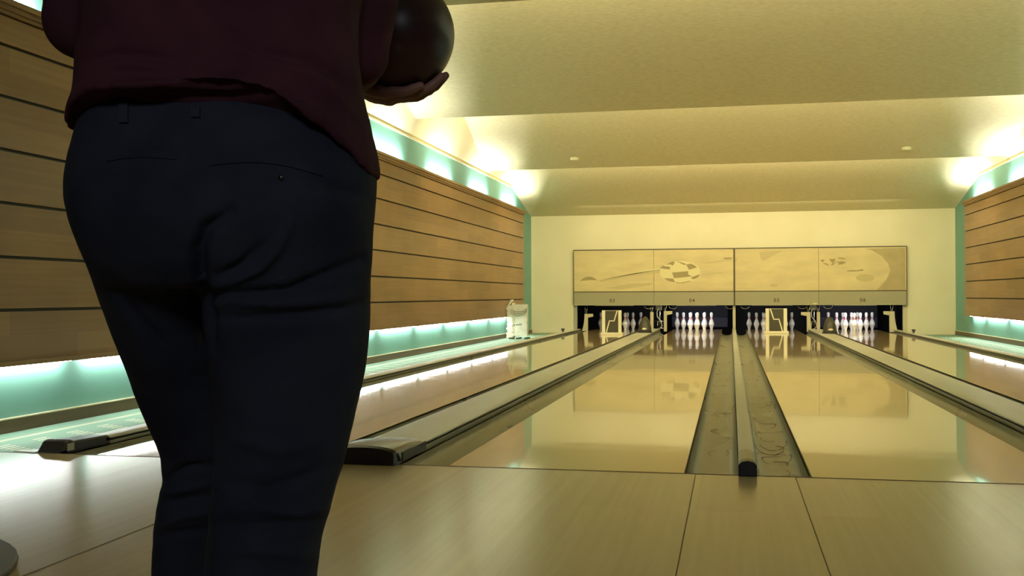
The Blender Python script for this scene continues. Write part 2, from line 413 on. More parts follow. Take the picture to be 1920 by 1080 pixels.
# ------------------------------------------------------------------ lanes
LANES = [(-3.02, -1.97), (-1.25, -.20), (.33, 1.385), (2.035, 3.085)]
LN = ['leftmost lane, running behind the standing person', 'second lane from the left, left of the narrow central divider',
      'third lane from the left, right of the narrow central divider', 'rightmost lane, running out of the photo on the right']
for (a, b), d in zip(LANES, LN):
    r = root('bowling_lane', ((a+b)/2, 9.5, -.30), 'glossy maple bowling '+d, 'bowling lane', 'bowling lanes')
    MB().quadbox(a, b, -.055, 19.2, -.30, 0).build('lane_surface', M['lane'], r, bevel=.002)
    e = MB(); e.quadbox(a-.004, a-.0005, -.05, 19.2, -.05, -.001); e.quadbox(b+.0005, b+.004, -.05, 19.2, -.05, -.001)
    e.build('lane_edging', M['seam'], r)
def gutter_profile(xa, xb, depth=.085, n=14, flat=.012):
    c = (xa+xb)/2; hw = (xb-xa)/2
    return [(c-hw, -.006)] + [(c-hw*math.cos(math.pi*k/n), -.012-depth*math.sin(math.pi*k/n)**.8) for k in range(n+1)] + [(c+hw, -.006)]
GUT = [(-3.20,-3.026,'left of the leftmost lane'), (-1.964,-1.81,'right of the leftmost lane, beside the wide ball-return divider'),
       (-1.49,-1.256,'left of the second lane, beside the wide ball-return divider'), (-.194,.028,'scuffed, just left of the narrow central divider'),
       (.105,.324,'scuffed, just right of the narrow central divider'), (1.391,1.58,'right of the third lane'),
       (1.885,2.029,'left of the rightmost lane'), (3.091,3.27,'right of the rightmost lane')]
for xa, xb, d in GUT:
    g = MB().sheet(gutter_profile(xa, xb), 'Y', -.055, 18.04, .012).build('lane_gutter', M['gutter'], smooth=True, auto=True)
    tag(g, 'grey rounded lane gutter '+d, 'gutter', 'lane gutters')
# worn scuff rings left by balls in the two central gutters: thin raised dirt lines following the curve
def scuff(xa, xb, seed, n):
    rnd = random.Random(seed); m = MB(); c = (xa+xb)/2; hw = (xb-xa)/2
    def zz(x):
        q = max(-1, min(1, (x-c)/hw)); return -.012-.085*(math.sin(math.acos(q)))**.8
    for i in range(n):
        y = .25+rnd.random()**1.3*13; rr = rnd.uniform(.04,.085); cx = c+rnd.uniform(-.025,.025); a0 = rnd.uniform(0,6.28); al = rnd.uniform(1.2,4.5); k = 12
        pts = []
        for j in range(k+1):
            an = a0+al*j/k; x = cx+rr*math.cos(an); x = max(xa+.02, min(xb-.02, x)); pts.append((x, y+rr*2.2*math.sin(an), zz(x)))
        wd = rnd.uniform(.0012,.004)
        b0 = len(m.v)
        for j,(x,yy,z) in enumerate(pts):
            an = a0+al*j/k; dx, dyy = math.cos(an)*wd, math.sin(an)*wd*2.2
            wj = 1 if 0<j<k else .2
            m.v += [(x-dx*wj, yy-dyy*wj, zz(x-dx*wj)+.0012), (x+dx*wj, yy+dyy*wj, zz(x+dx*wj)+.0012)]
        for j in range(k): m.f.append((b0+2*j, b0+2*j+1, b0+2*j+3, b0+2*j+2))
    return m
gs = [o for o in C.objects if o.name.startswith('lane_gutter')]
for i, (xa, xb, sd) in ((3, (-.194,.028,3)), (4, (.105,.324,5)), (2, (-1.49,-1.256,9))):
    scuff(xa, xb, sd, 42 if i != 2 else 14).build('scuff_marks', M['smear'], gs[i])['kind'] = 'stuff'

def divider(xa, xb, y0, y1, zt, label, grp, dome=.004):
    r = root('lane_divider', ((xa+xb)/2, (y0+y1)/2, -.10), label, 'lane divider', grp)
    c, hw = (xa+xb)/2, (xb-xa)/2
    prof = [(xa, zt-.014)]+[(c-hw*math.cos(math.pi*k/8), zt-.006+(.006+dome)*math.sin(math.pi*k/8)) for k in range(9)]+[(xb, zt-.014)]
    MB().sheet(prof, 'Y', y0, y1, .008).build('top_cap', M['cap'], r, smooth=True, auto=True)
    m = MB(); m.quadbox(xa+.006, xb-.006, y0+.01, y1-.005, -.10, zt-.020)
    m.build('side_rail', M['capedge'], r)
    return r
d1 = divider(-1.805, -1.50, .30, 18.0, .042, 'wide grey ball-return divider left of the second lane, nearest one', 'wide ball-return dividers')
def hood(r, xa, xb, y0, y1, h, zb=.0):
    c, hw = (xa+xb)/2, (xb-xa)/2
    def sec(s=1, dz=0): return [(c-hw*s, zb)]+[(c-hw*s*math.cos(math.pi*k/12), h-.030+dz+(.030)*math.sin(math.pi*k/12)) for k in range(13)]+[(c+hw*s, zb)]
    ring = lambda y, s, dz: [(x, y, z) for x, z in sec(s, dz)]
    MB().rings([ring(y0+.02,1,0), ring(y0+.10,1.0,.004), ring(y0+.26,.97,.0), ring(y1,.90,-.025)]).build('hood', M['greycap'], r, smooth=True, auto=True)
    MB().rings([ring(y0-.0,.96,-.006), ring(y0+.022,1.01,.001)]).build('front_bumper', M['black'], r, smooth=True, auto=True)
    MB().quadbox(c+hw*.97, c+hw*1.03, y0+.10, y1-.02, zb+.004, h*.55).build('side_clip', M['black'], r)
    MB().tube([(c+hw*1.02, y0+.03, .05), (c+hw*1.05, y0+.05, .02), (c+hw*.98, y0+.09, .012)], .006, 8).build('latch', M['black'], r)
hood(d1, -1.80, -1.485, -.10, .40, .085)
d2 = divider(1.585, 1.88, .30, 18.0, .042, 'wide grey ball-return divider between third lane and rightmost lane', 'wide ball-return dividers')
hood(d2, 1.58, 1.885, -.10, .40, .085)
d3 = divider(.030, .103, .03, 18.0, .050, 'narrow pale central divider between the two scuffed gutters', 'narrow lane dividers', .006)
MB().prism([(.028,.0),(.028,.048),(.040,.060),(.0665,.066),(.093,.060),(.105,.048),(.105,.0)], 'Y', -.085, -.01).build('end_cap', M['black'], d3, bevel=.004)
MB().prism([(.029,.0),(.029,.046),(.041,.057),(.0665,.062),(.092,.057),(.104,.046),(.104,.0)], 'Y', -.01, .28).build('end_sleeve', M['greycap'], d3, bevel=.002)
d4 = divider(-3.345, -3.215, .33, 18.0, .032, 'slim pale divider at the outer edge of the leftmost lane', 'outer lane dividers')
def long_end(r, xa, xb, flip=1):
    m = MB(); m.prism([(-.06,.001),(-.01,.052),(.03,.060),(.06,.048),(.34,.040),(.37,.03),(.37,-.03),(0,-.03),(0,.001)], 'X', xa, xb).build('end_cap', M['black'], r, bevel=.008)
    MB().quadbox(xb-.03, xb+.003, .0, .055, .004, .040).build('plug', M['cap'], r)
    MB().prism([(xa-.14,-.04),(xa,-.07),(xa,.06)], 'Z', .001, .006).build('floor_plate', M['cap'], r)
long_end(d4, -3.345, -3.215)
d5 = divider(3.285, 3.415, .30, 18.0, .032, 'slim pale divider at the outer edge of the rightmost lane', 'outer lane dividers')
MB().quadbox(-3.36, -3.335, -.055, YB-.03, -.30, -.02).build('outer_rail', M['capedge'], d4)
MB().quadbox(3.41, 3.49, -.055, YB-.03, -.30, -.02).build('outer_rail', M['capedge'], d5)
# little knobs on the outer dividers near the pins
for x, y, lab in ((-3.28, 15.9, 'left'), (3.35, 16.0, 'right')):
    k = MB(); k.lathe([(.018,0),(.018,.03),(.034,.034),(.036,.06),(.026,.072)], (x, y, .039), 14)
    o = k.build('knob', M['wire'], smooth=True, auto=True); tag(o, 'small dark knob standing on the %s outer divider near the pins' % lab, 'knob', 'knobs on the outer dividers')

# ------------------------------------------------------------------ masking above the pins
YM = 17.93
def masking(x0, x1, xs, nums, lab, art):
    r = root('masking_unit', ((x0+x1)/2, YM+.03, .556), lab, 'masking unit', 'masking units over the pin decks')
    fr = MB()
    fr.quadbox(x0, x1, YM, YM+.06, 1.745, 1.763); fr.quadbox(x0, x1, YM, YM+.06, .835, .852)
    fr.quadbox(x0, x0+.014, YM, YM+.06, .556, 1.745); fr.quadbox(x1-.014, x1, YM, YM+.06, .556, 1.745)
    fr.build('frame', M['trimdark'], r)
    lip = MB().quadbox(x0+.014, x1-.014, YM-.004, YM+.075, .548, .562).build('bottom_lip', M['capedge'], r)
    for k in range(2):
        a, b = (x0+.014, xs-.003) if k == 0 else (xs+.003, x1-.014)
        MB().quadbox(a, b, YM+.012, YM+.05, .852, 1.745).build('mural_panel', M['mural'], r)
        MB().quadbox(a, b, YM+.006, YM+.05, .562, .835).build('number_panel', M['strip'], r)
        cx, s = nums[k]
        cu = bpy.data.curves.new('n', 'FONT'); cu.body = s; cu.size = .105; cu.align_x = 'CENTER'; cu.extrude = .002; cu.space_character = 1.25
        cu.offset = .001
        to = bpy.data.objects.new('n', cu); C.objects.link(to); bpy.context.view_layer.update()
        me = bpy.data.meshes.new_from_object(to.evaluated_get(bpy.context.evaluated_depsgraph_get())); bpy.data.objects.remove(to)
        me.materials.clear(); me.materials.append(M['digit'])
        me.transform(Matrix.Rotation(R(90), 4, 'X'))
        o = bpy.data.objects.new('lane_number', me); C.objects.link(o); o.parent = r
        o.location = Vector((cx, YM+.003, .616))-Vector(r['_o']); o['_o'] = (cx, YM, .6)
    for poly, mat, dep in art:
        MB().prism(poly, 'Y', YM+.011-dep, YM+.013).build('mural_motif', M[mat], r)
    return r
def mp(x, y):       # mural photo coordinate -> place on the masking plane (x, z)
    u = x-960; v = 540-y
    c, s = math.cos(ROLL), math.sin(ROLL); u, v = u*c+v*s, -u*s+v*c
    d = F_*FPX+R_*u+U_*v; t = (YM-CAMP.y)/d.y; p = CAMP+d*t
    return (p.x, p.z)
def z1(x, y): return mp(1060+x/5.647, 450+y/5.65)
def z2(x, y): return mp(1370+x/5.647, 450+y/5.65)
def arc(cx, cy, rx_, ry_, a0, a1, n=24): return [(cx+rx_*math.cos(R(a0+(a1-a0)*k/n)), cy-ry_*math.sin(R(a0+(a1-a0)*k/n))) for k in range(n+1)]
Z1 = lambda pts: [z1(*p) for p in pts]
Z2 = lambda pts: [z2(*p) for p in pts]
art1 = [
 (Z1(arc(250,500,112,112,150,32,14)+[(330,425),(250,425),(170,432)][0:3]), 'm_dark', .002),
 (Z1([(350,432),(1010,300),(1120,318),(1110,335),(700,385),(380,445)]), 'm_mid', .0015),
 (Z1([(370,425),(1000,298),(1060,303),(700,358)]), 'm_light', .0025),
 (Z1(arc(1215,340,215,118,0,360,40)[:-1]), 'm_light', .002),
 (Z1([(1130,345),(1300,330),(1300,365),(1340,385),(1150,405)]), 'm_dark', .003),
 (Z1([(1280,262),(1320,250),(1360,262),(1395,290),(1310,315)]), 'm_dark', .003),
 (Z1([(995,298),(1030,272),(1110,285),(1105,312)]), 'm_dark', .003),
 (Z1([(1060,262),(1130,228),(1160,232),(1140,272),(1110,258)]), 'm_dark', .003),
 (Z1([(1045,405),(1140,408),(1165,448),(1110,440),(1070,425)]), 'm_dark', .003),
 (Z1([(1335,395),(1425,362),(1405,395),(1365,415),(1335,412)]), 'm_dark', .003),
 (Z1([(1180,222),(1270,250),(1290,262),(1250,262),(1200,235)]), 'm_dark', .003),
 (Z1([(1165,446),(1220,452),(1320,432),(1330,438),(1240,458),(1180,456)]), 'm_dark', .003),
 (Z1([(1440,245),(1760,205),(1765,215),(1500,250)]), 'm_mid', .002),
 (Z1([(1665,190),(1760,186),(1762,200),(1690,205)]), 'm_dark', .0025),
 (Z1([(1440,365),(1750,330),(1752,336),(1500,368)]), 'm_mid', .002),
 (Z1([(420,510),(700,460),(930,455),(900,480),(600,520)]), 'm_mid', .0015),
]
art2 = [
 (Z2([(300,130),(560,108),(480,150),(400,195),(350,222),(320,200)]), 'm_mid', .001),
 (Z2([(1420,92),(1850,82),(1850,540),(1540,535)]+[(1650,420),(1690,330),(1670,250),(1600,170),(1500,110)]), 'm_shade', .001),
 (Z2([(960,205),(1000,212),(975,235),(955,225)]), 'm_dark', .002),
 (Z2([(1040,202),(1110,200),(1105,225),(1080,245),(1060,225)]), 'm_dark', .002),
 (Z2([(1130,184),(1200,190),(1220,205),(1150,198)]), 'm_dark', .002),
 (Z2([(1100,235),(1180,225),(1225,235),(1190,255),(1140,262),(1150,242)]), 'm_dark', .002),
 (Z2([(970,245),(1010,245),(1050,270),(1030,270)]), 'm_dark', .002),
 (Z2([(1060,262),(1090,240),(1110,245),(1075,270)]), 'm_dark', .002),
 (Z2([(1180,280),(1225,298),(1225,304),(1175,285)]), 'm_mid', .002),
 (Z2([(1232,322),(1350,318),(1400,308),(1405,325),(1300,334),(1235,332)]), 'm_dark', .002),
 (Z2(arc(1425,400,98,40,0,360,28)[:-1]), 'm_mid', .002),
 (Z2(arc(455,480,45,17,0,360,20)[:-1]), 'm_mid', .002),
 (Z2([(45,185),(75,190),(60,235),(45,235)]), 'm_mid', .002),
 (Z2([(800,120),(870,95),(920,90),(840,110)]), 'm_mid', .002),
]
mid = .077
masking(-3.37, mid-.002, -1.62, [(-2.52,'03'), (-.81,'04')], 'tan masking unit over the two left lanes with chequered ball mural', art1)
masking(mid+.002, 3.545, 1.80, [(.945,'05'), (2.675,'06')], 'tan masking unit over the two right lanes with large pale circle mural', art2)
tb = MB().prism(Z2([(870,668),(915,668),(915,680),(870,680)]), 'Y', YM-.004, YM+.005)
tag(tb.build('sticker', M['m_light']), 'tiny pale sticker on the masking strip near its lower edge between numbers 05 and 06', 'sticker')

# ------------------------------------------------------------------ pits behind the masking
struct(MB().quadbox(-3.6, 3.8, 20.6, 20.7, -.42, 1.9).build('wall_pit', M['dark']))
struct(MB().quadbox(-3.6, -3.56, YB+.25, 20.6, -.42, 1.9).build('wall_pit', M['dark']))
struct(MB().quadbox(3.73, 3.77, YB+.25, 20.6, -.42, 1.9).build('wall_pit', M['dark']))
struct(MB().quadbox(-3.6, 3.8, YB+.25, 20.6, 1.0, 1.1).build('ceiling_pit', M['dark']))
struct(MB().quadbox(-3.6, 3.8, 19.22, 20.6, -.25, -.2).build('floor_pit', M['dark']))
for cx, lab in ((-.725, 'second lane from the left'), (2.545, 'rightmost lane')):
    r = root('pit_cushion', (cx, 19.75, 0), 'dark navy pit cushion behind the white pins of the '+lab, 'cushion', 'pit cushions')
    MB().quadbox(cx-.62, cx+.66, 19.7, 19.8, .02, .26).build('pad', M['navy'], r, bevel=.02)
    MB().quadbox(cx-.62, cx+.66, 19.8, 19.84, .0, .75).build('curtain', nm('curtain_black', (.018,.018,.028), .8), r)
# kickback posts between and beside the lanes
def post(x, w, y, h, hook, lab, mat='pillar', taper=.0, base=.0, ztop=None):
    r = root('kickback_post', (x, y, -.02), lab, 'post', 'kickback posts between the pin decks')
    hw = w/2; zt = h
    m = MB()
    # curved front: flares slightly towards the floor
    prof = [(x-hw-base*(hook<0), -.02), (x+hw+base*(hook>0), -.02)]
    pts = []
    for k in range(9):
        t = k/8; fl = taper*(1-t)**2.2
        pts.append((x+hw+(fl if hook<0 else 0), -.02+(zt+.02)*t))
    pts2 = []
    for k in range(9):
        t = 1-k/8; fl = taper*(1-t)**2.2
        pts2.append((x-hw-(fl if hook>0 else 0), -.02+(zt+.02)*t))
    m.prism(pts+pts2, 'Y', y, y+.06)
    m.build('post_body', M[mat], r, bevel=.006)
    if hook:
        hx = x+hook*hw
        a, b = sorted((hx-.001*hook, hx+hook*.115))
        MB().prism([(a, zt-.085 if hook>0 else zt-.062), (b, zt-.062 if hook>0 else zt-.085), (b, zt+.0), (a, zt+.0)], 'Y', y+.001, y+.055).build('hook_arm', M[mat], r, bevel=.006)
    m = MB(); m.tube([(x, y+.03, zt), (x+.01, y+.03, zt+.05), (x+.035, y+.03, .56)], .009, 8); m.tube([(x-.02, y+.03, zt), (x-.03, y+.03, .555)], .006, 8)
    m.build('steel_rod', M['chrome'], r, smooth=True)
    return r
post(-3.115, .075, 18.10, .36, 1, 'dim hooked kickback post at the far left of the pin decks, nearest the left wall', taper=.06)
post(-1.675, .070, 18.05, .40, 0, 'cream kickback post right of the leftmost lane, left one of its pair')
post(-1.385, .065, 18.05, .42, 1, 'cream hooked kickback post left of the second lane, right one of its pair')
post(.070, .060, 18.05, .545, 0, 'tall cream kickback post at the end of the narrow central divider', taper=.02)
post(1.600, .075, 18.05, .40, -1, 'cream hooked kickback post right of the third lane, left one of its pair', taper=.03)
post(1.800, .065, 18.05, .40, 0, 'cream kickback post left of the rightmost lane, right one of its pair', taper=.03)
post(3.265, .100, 18.05, .415, -1, 'bright cream hooked kickback post at the far right of the pin decks', taper=.07)
# boards closing the sides of the opening
struct(MB().quadbox(-3.379, -3.30, YB+.02, YB+.06, -.1, .556).build('trim_5', M['capedge']))
struct(MB().quadbox(3.47, 3.553, YB+.02, YB+.06, -.1, .556).build('trim_6', M['pillar']))
# wiring and a curved cable in the gap between each pair of posts
for x0, x1, lab in ((-1.63, -1.43, 'left'), (1.645, 1.76, 'right')):
    r = root('machine_linkage', ((x0+x1)/2, 18.2, -.02), 'silver machine rods and cable between the %s pair of cream kickback posts' % lab, 'machine part', 'pinsetter linkages')
    m = MB(); xm = (x0+x1)/2
    m.tube([(xm+.02, 18.2, -.02), (xm+.02, 18.2, .53)], .012, 8)
    m.tube([(xm-.03, 18.2, .0), (xm-.03, 18.2, .22)], .009, 8)
    m.tube([(x0+.01, 18.2, .20), (x1-.01, 18.2, .20)], .008, 8)
    m.tube([(x0+.01, 18.2, .03), (x1-.01, 18.2, .05)], .010, 8)
    m.build('rod_frame', M['chrome'], r, smooth=True)
    m = MB(); m.tube([(xm, 18.16, .50), (xm-.04, 18.16, .40), (xm-.035, 18.16, .30), (xm+.045, 18.16, .20), (xm+.07, 18.16, .10), (xm+.0, 18.16, .02)], .010, 8)
    m.build('cable', M['white'], r, smooth=True)
    m = MB().quadbox(xm-.07, xm+.06, 18.17, 18.25, .44, .55); m.build('bracket', M['capedge'], r, bevel=.01)
# curved steel hooks hanging just under the masking
for x, s in ((-1.75,-1), (-1.22,1), (.30,1), (-.02,-1), (1.48,-1), (2.0,1)):
    pts = [(x+s*.09*math.cos(a), 18.12, .53-.06*math.sin(a)) for a in [math.pi*k/10 for k in range(11)]]
    o = MB().tube([p for p in pts], .006, 8).build('sweep_hook', M['chrome'], smooth=True)
    nb = {-1.75:'over the right side of the leftmost lane', -1.22:'over the left side of the second lane', .30:'just right of the tall central post', -.02:'just left of the tall central post', 1.48:'over the right side of the third lane', 2.0:'over the left side of the rightmost lane'}[x]
    tag(o, 'curved steel hook hanging under the masking '+nb, 'hook', 'steel hooks under the masking')
for cx, lab in ((-2.5,'leftmost lane'), (-.725,'second lane'), (.857,'third lane'), (2.545,'rightmost lane')):
    o = MB().tube([(cx-.42, 18.12, .545), (cx+.42, 18.12, .545)], .012, 10).build('lamp_tube', M['white'], smooth=True)
    tag(o, 'slim lamp tube under the masking above the pins of the '+lab, 'lamp', 'lamp tubes above the pin decks')

# ------------------------------------------------------------------ pins
PROF = [(.0,0),(.0255,.0),(.0262,.006),(.0325,.035),(.045,.075),(.0562,.105),(.0604,.114),(.0600,.125),(.0565,.148),(.047,.18),(.036,.207),(.0292,.225),(.0245,.243),(.0228,.254),(.0240,.272),(.0290,.300),(.0318,.330),(.0322,.343),(.0300,.360),(.0235,.373),(.012,.380),(.0,.381)]
def smooth_prof(p, n=3):
    out = []
    for i in range(len(p)-1):
        for k in range(n):
            t = k/n; p0 = p[max(i-1,0)]; p1 = p[i]; p2 = p[i+1]; p3 = p[min(i+2,len(p)-1)]
            cr = lambda a,b,c,d: .5*((2*b)+(-a+c)*t+(2*a-5*b+4*c-d)*t*t+(-a+3*b-3*c+d)*t**3)
            out.append((max(cr(p0[0],p1[0],p2[0],p3[0]),1e-4), cr(p0[1],p1[1],p2[1],p3[1])))
    out.append(p[-1]); out[0] = (1e-4,0); out[-1] = (1e-4,.381); return out
SP = smooth_prof(PROF)
def prof_r(z):
    for a, b in zip(SP, SP[1:]):
        if a[1] <= z <= b[1] and b[1] > a[1]: return a[0]+(b[0]-a[0])*(z-a[1])/(b[1]-a[1])
    return .02
pin0 = root('bowling_pin', (0,0,0), '', 'bowling pin')
MB().lathe(SP, (0,0,0), 28).build('pin_body', M['pin'], pin0, smooth=True)
for zc in (.240, .268):
    st = [(prof_r(zc-.006+.012*k/4)+.0009, zc-.006+.012*k/4) for k in range(5)]
    MB().lathe(st, (0,0,0), 28).build('neck_stripe', M['stripe'], pin0, smooth=True)
S = .3048
RACK = [(0,0,'front pin of the rack'), (-S/2,S*.866,'second row, left pin'), (S/2,S*.866,'second row, right pin'),
        (-S,S*1.732,'third row, left pin'), (0,S*1.732,'third row, middle pin'), (S,S*1.732,'third row, right pin'),
        (-1.5*S,S*2.598,'back row, far left pin'), (-.5*S,S*2.598,'back row, second pin from left'), (.5*S,S*2.598,'back row, third pin from left'), (1.5*S,S*2.598,'back row, far right pin')]
RL = [(-2.455, 'dim pin on the leftmost lane', ()), (-.725, 'bright white pin on the second lane', (9,)), (.857, 'dim pin on the third lane', ()), (2.545, 'bright white pin on the rightmost lane', ())]
first = True
for cx, lab, skip in RL:
    for i, (dx, dy, where) in enumerate(RACK):
        if i in skip: continue
        p = pin0 if first else copy_tree(pin0); first = False
        p.location = (cx+dx, 18.29+dy, 0)
        p['label'] = 'red-striped '+lab+', '+where; p['category'] = 'bowling pin'; p['group'] = 'bowling pins set up at the lane ends'

# ------------------------------------------------------------------ lane blockers with a zigzag line
def blocker(x0, x1, y, z0, z1_, mir, lab):
    r = root('lane_blocker', ((x0+x1)/2, y, z0), lab, 'lane barrier', 'cream framed lane barriers')
    W = x1-x0; t = W*.145; m = MB()
    bx0, bx1 = x0+W*.06, x1-W*.06
    MB().quadbox(bx0, bx0+t, y, y+.05, z0+.045, z1_).build('frame_post', M['boardcream'], r, bevel=.004)
    MB().quadbox(bx1-t, bx1, y, y+.05, z0+.045, z1_).build('frame_post', M['boardcream'], r, bevel=.004)
    MB().quadbox(x0, x1, y-.05, y+.10, z0, z0+.045).build('base_bar', M['boardcream'], r, bevel=.005)
    MB().quadbox(bx0+t, bx1-t, y+.02, y+.035, z0+.045, z1_-.004).build('panel', M['olive'], r)
    MB().quadbox(bx0+t, bx1-t, y+.012, y+.04, z1_-.012, z1_).build('top_rail', M['capedge'], r)
    a, b = bx0+t, bx1-t; w = b-a
    def P(u, v):
        u = 1-u if mir else u
        return Vector((a+w*u, y+.014, z0+.045+(z1_-z0-.05)*v))
    path = [P(.08,.0), P(.32,.53), P(.68,.53), P(.92,1.0)]
    th = w*.06; zz = MB()
    for p, q in zip(path, path[1:]):
        d = (q-p).normalized(); nrm = Vector((-d.z, 0, d.x))*th*.7; e = d*th*.35 if p is not path[0] else d*0
        pts = [p-nrm-e, q-nrm+(d*th*.35 if q is not path[-1] else d*0), q+nrm+(d*th*.35 if q is not path[-1] else d*0), p+nrm-e]
        zz.prism([(v.x, v.z) for v in pts], 'Y', y+.010, y+.019)
    zz.build('zigzag_stripe', M['boardcream'], r)
blocker(-2.475, -2.045, 15.5, .0, .475, False, 'cream framed barrier with rising zigzag line standing on the leftmost lane')
blocker(.647, 1.117, 16.6, .0, .495, True, 'cream framed barrier with falling zigzag line standing on the third lane')

# ------------------------------------------------------------------ pointed ball-return hoods
def dome(cx, y, zb, lab, lean):
    r = root('ball_return_hood', (cx, y, zb), lab, 'ball return hood', 'olive pointed hoods on the ball-return dividers')
    rings = []; H = .29
    for k in range(13):
        t = k/12; wv = .125*(1-t**1.9)**.62 if t < 1 else .004; wv = max(wv,.006)
        if t < .08: wv = .125*(1+.05*(1-t/.08))
        dv = .16*(1-t**1.5)**.7 if t < 1 else .005; dv = max(dv,.006)
        rings.append([(cx+lean*t*.0+wv*math.cos(2*math.pi*j/24), y+.05*t+dv*math.sin(2*math.pi*j/24), zb+.02+H*t) for j in range(24)])
    MB().rings(rings).build('shell', M['dome'], r, smooth=True)
    MB().prism([(cx+.14*math.cos(2*math.pi*j/24), y+.17*math.sin(2*math.pi*j/24)) for j in range(24)], 'Z', zb, zb+.02).build('base_plate', M['wire'], r)
    b = MB(); b.prism([(cx+.045*math.cos(2*math.pi*j/20), zb+.075+.021*math.sin(2*math.pi*j/20)) for j in range(20)], 'Y', y-.168, y-.12)
    b.build('oval_badge', M['badge'], r, bevel=.003)
    b = MB(); b.prism([(cx+.032*math.cos(2*math.pi*j/20), zb+.075+.013*math.sin(2*math.pi*j/20)) for j in range(20)], 'Y', y-.1695, y-.15)
    b.build('badge_inlay', M['boardcream'], r)
dome(-1.622, 15.55, .047, 'olive pointed hood with gold oval badge on the left wide divider', 0)
dome(1.795, 15.45, .047, 'olive pointed hood with gold oval badge on the right wide divider', 0)

# ------------------------------------------------------------------ ivory notched unit on the left ledge
tx0, tx1, ty0, ty1, tz0, tz1 = -4.075, -3.79, 14.75, 15.0, LZ, .63
tr = root('plastic_tower', ((tx0+tx1)/2, (ty0+ty1)/2, tz0), 'ivory notched plastic gadget standing on the left carpeted strip at the wall end', 'machine part')
def notched(xa, xb, za, zb, seed, amp=.02):
    rnd = random.Random(seed); n = 26; L = []; Rr = []
    for k in range(n+1):
        z = za+(zb-za)*k/n; L.append((xa-rnd.choice((0,0,amp,.6*amp)), z)); Rr.append((xb+rnd.choice((0,0,-amp*.6,amp*.2)), z))
    return L[::-1]+Rr
MB().prism([(y, z) for y, z in notched(ty0, ty1, tz0+.02, tz1, 4, .012)], 'X', tx0-.002, tx0+.012).build('side_plate', M['white'], tr)
MB().prism(notched(tx0+.012, tx1, tz0+.06, tz1-.03, 8, .008), 'Y', ty0+.02, ty0+.16).build('front_housing', M['white'], tr)
MB().prism(notched(tx0-.09, tx0+.03, tz0+.02, tz1-.05, 12, .024), 'Y', ty0, ty0+.018).build('notched_plate', M['white'], tr)
m = MB()
for a, b in (((tx0-.10, tz1-.08), (tx0-.02, tz1+.01)), ((tx0-.08, tz1-.02), (tx0+.03, tz1+.05)), ((tx0+.03, tz1+.05), (tx0-.04, tz1+.045))):
    m.tube([(a[0], ty0+.0, a[1]), (b[0], ty0+.0, b[1])], .013, 8)
m.build('top_arm', M['white'], tr, smooth=True)
m = MB()
for z, dx in ((.46,.0), (.49,.01), (.43,-.01)):
    m.tube([(tx0-.02, ty0-.004, z), (tx0+.10, ty0-.004, z-.045+dx), (tx1-.05, ty0+.012, z-.02), (tx1+.01, ty0+.012, z+.05)], .004, 6)
m.build('cable', M['wire'], tr, smooth=True)
m = MB()
for k, (x, wd) in enumerate(((tx0+.035,.018), (tx0+.075,.02), (tx0+.105,.015), (tx0+.135,.02), (tx0+.165,.016))): m.quadbox(x, x+wd, ty0+.014, ty0+.021, .195+.004*k, .215+.004*k)
m.build('printed_marks', M['wire'], tr)
m = MB()
for x in (tx0-.06, tx0+.08, tx1-.04): m.quadbox(x, x+.05, ty0-.02, ty1+.02, tz0, tz0+.03)
m.build('foot', M['wire'], tr)

# ------------------------------------------------------------------ ceiling discs, floor mat
for x, lab in ((-2.63, 'left'), (2.80, 'right')):
    y = 13.2; z = STEPS[0][1]+(STEPS[0][0]-y)*SL*.82
    o = MB().lathe([(.03,-.035),(.07,-.028),(.085,0),(.085,.02)], (x, y, z), 18).build('ceiling_sensor', M['boardcream'], smooth=True, auto=True)
    tag(o, 'small pale round sensor on the %s side of the second ceiling step' % lab, 'sensor', 'ceiling sensors')
mt = MB().prism([(-2.52+.62*math.cos(2*math.pi*k/48), -2.29+.62*math.sin(2*math.pi*k/48)) for k in range(48)], 'Z', .0005, .02).build('floor_mat', M['mat'], bevel=.006)
tag(mt, 'dark grey round floor mat at the bottom left corner of the approach', 'mat')
#PERSON
# ------------------------------------------------------------------ the standing person, seen from behind
FH = Vector((-math.sin(YAW), math.cos(YAW), 0)); PD = 1.5; S0 = PD/FPX
PO = Vector((CAMP.x, CAMP.y, 0)) + FH*PD + R_*((430-960)*S0)
def L(u, v, z): return PO + R_*u + FH*v + Vector((0,0,z))
def PXP(x, y, d):
    u = x-960; v = 540-y
    return CAMP + (F_*FPX + rx*u + ux*v)*(d/FPX)
def to_px(p):
    d = p-CAMP; z = d.dot(F_); return 960+d.dot(rx)*FPX/z, 540-d.dot(ux)*FPX/z
person = root('person', tuple(L(0,0,0)), 'person seen from behind in maroon top and navy trousers, holding a dark bowling ball', 'person')
def ring(y, l, r, d, hd, n=48, e=1.0, vo=0.0, yf=None):
    out = []
    for j in range(n):
        an = 2*math.pi*j/n; cx, sy = math.cos(an), math.sin(an)
        cx = math.copysign(abs(cx)**e, cx); sy = math.copysign(abs(sy)**e, sy)
        x = (l+r)/2+(r-l)/2*cx
        yy = yf(x, sy) if yf else y
        out.append(PXP(x, yy, d) + FH*(hd*sy+vo))
    return out
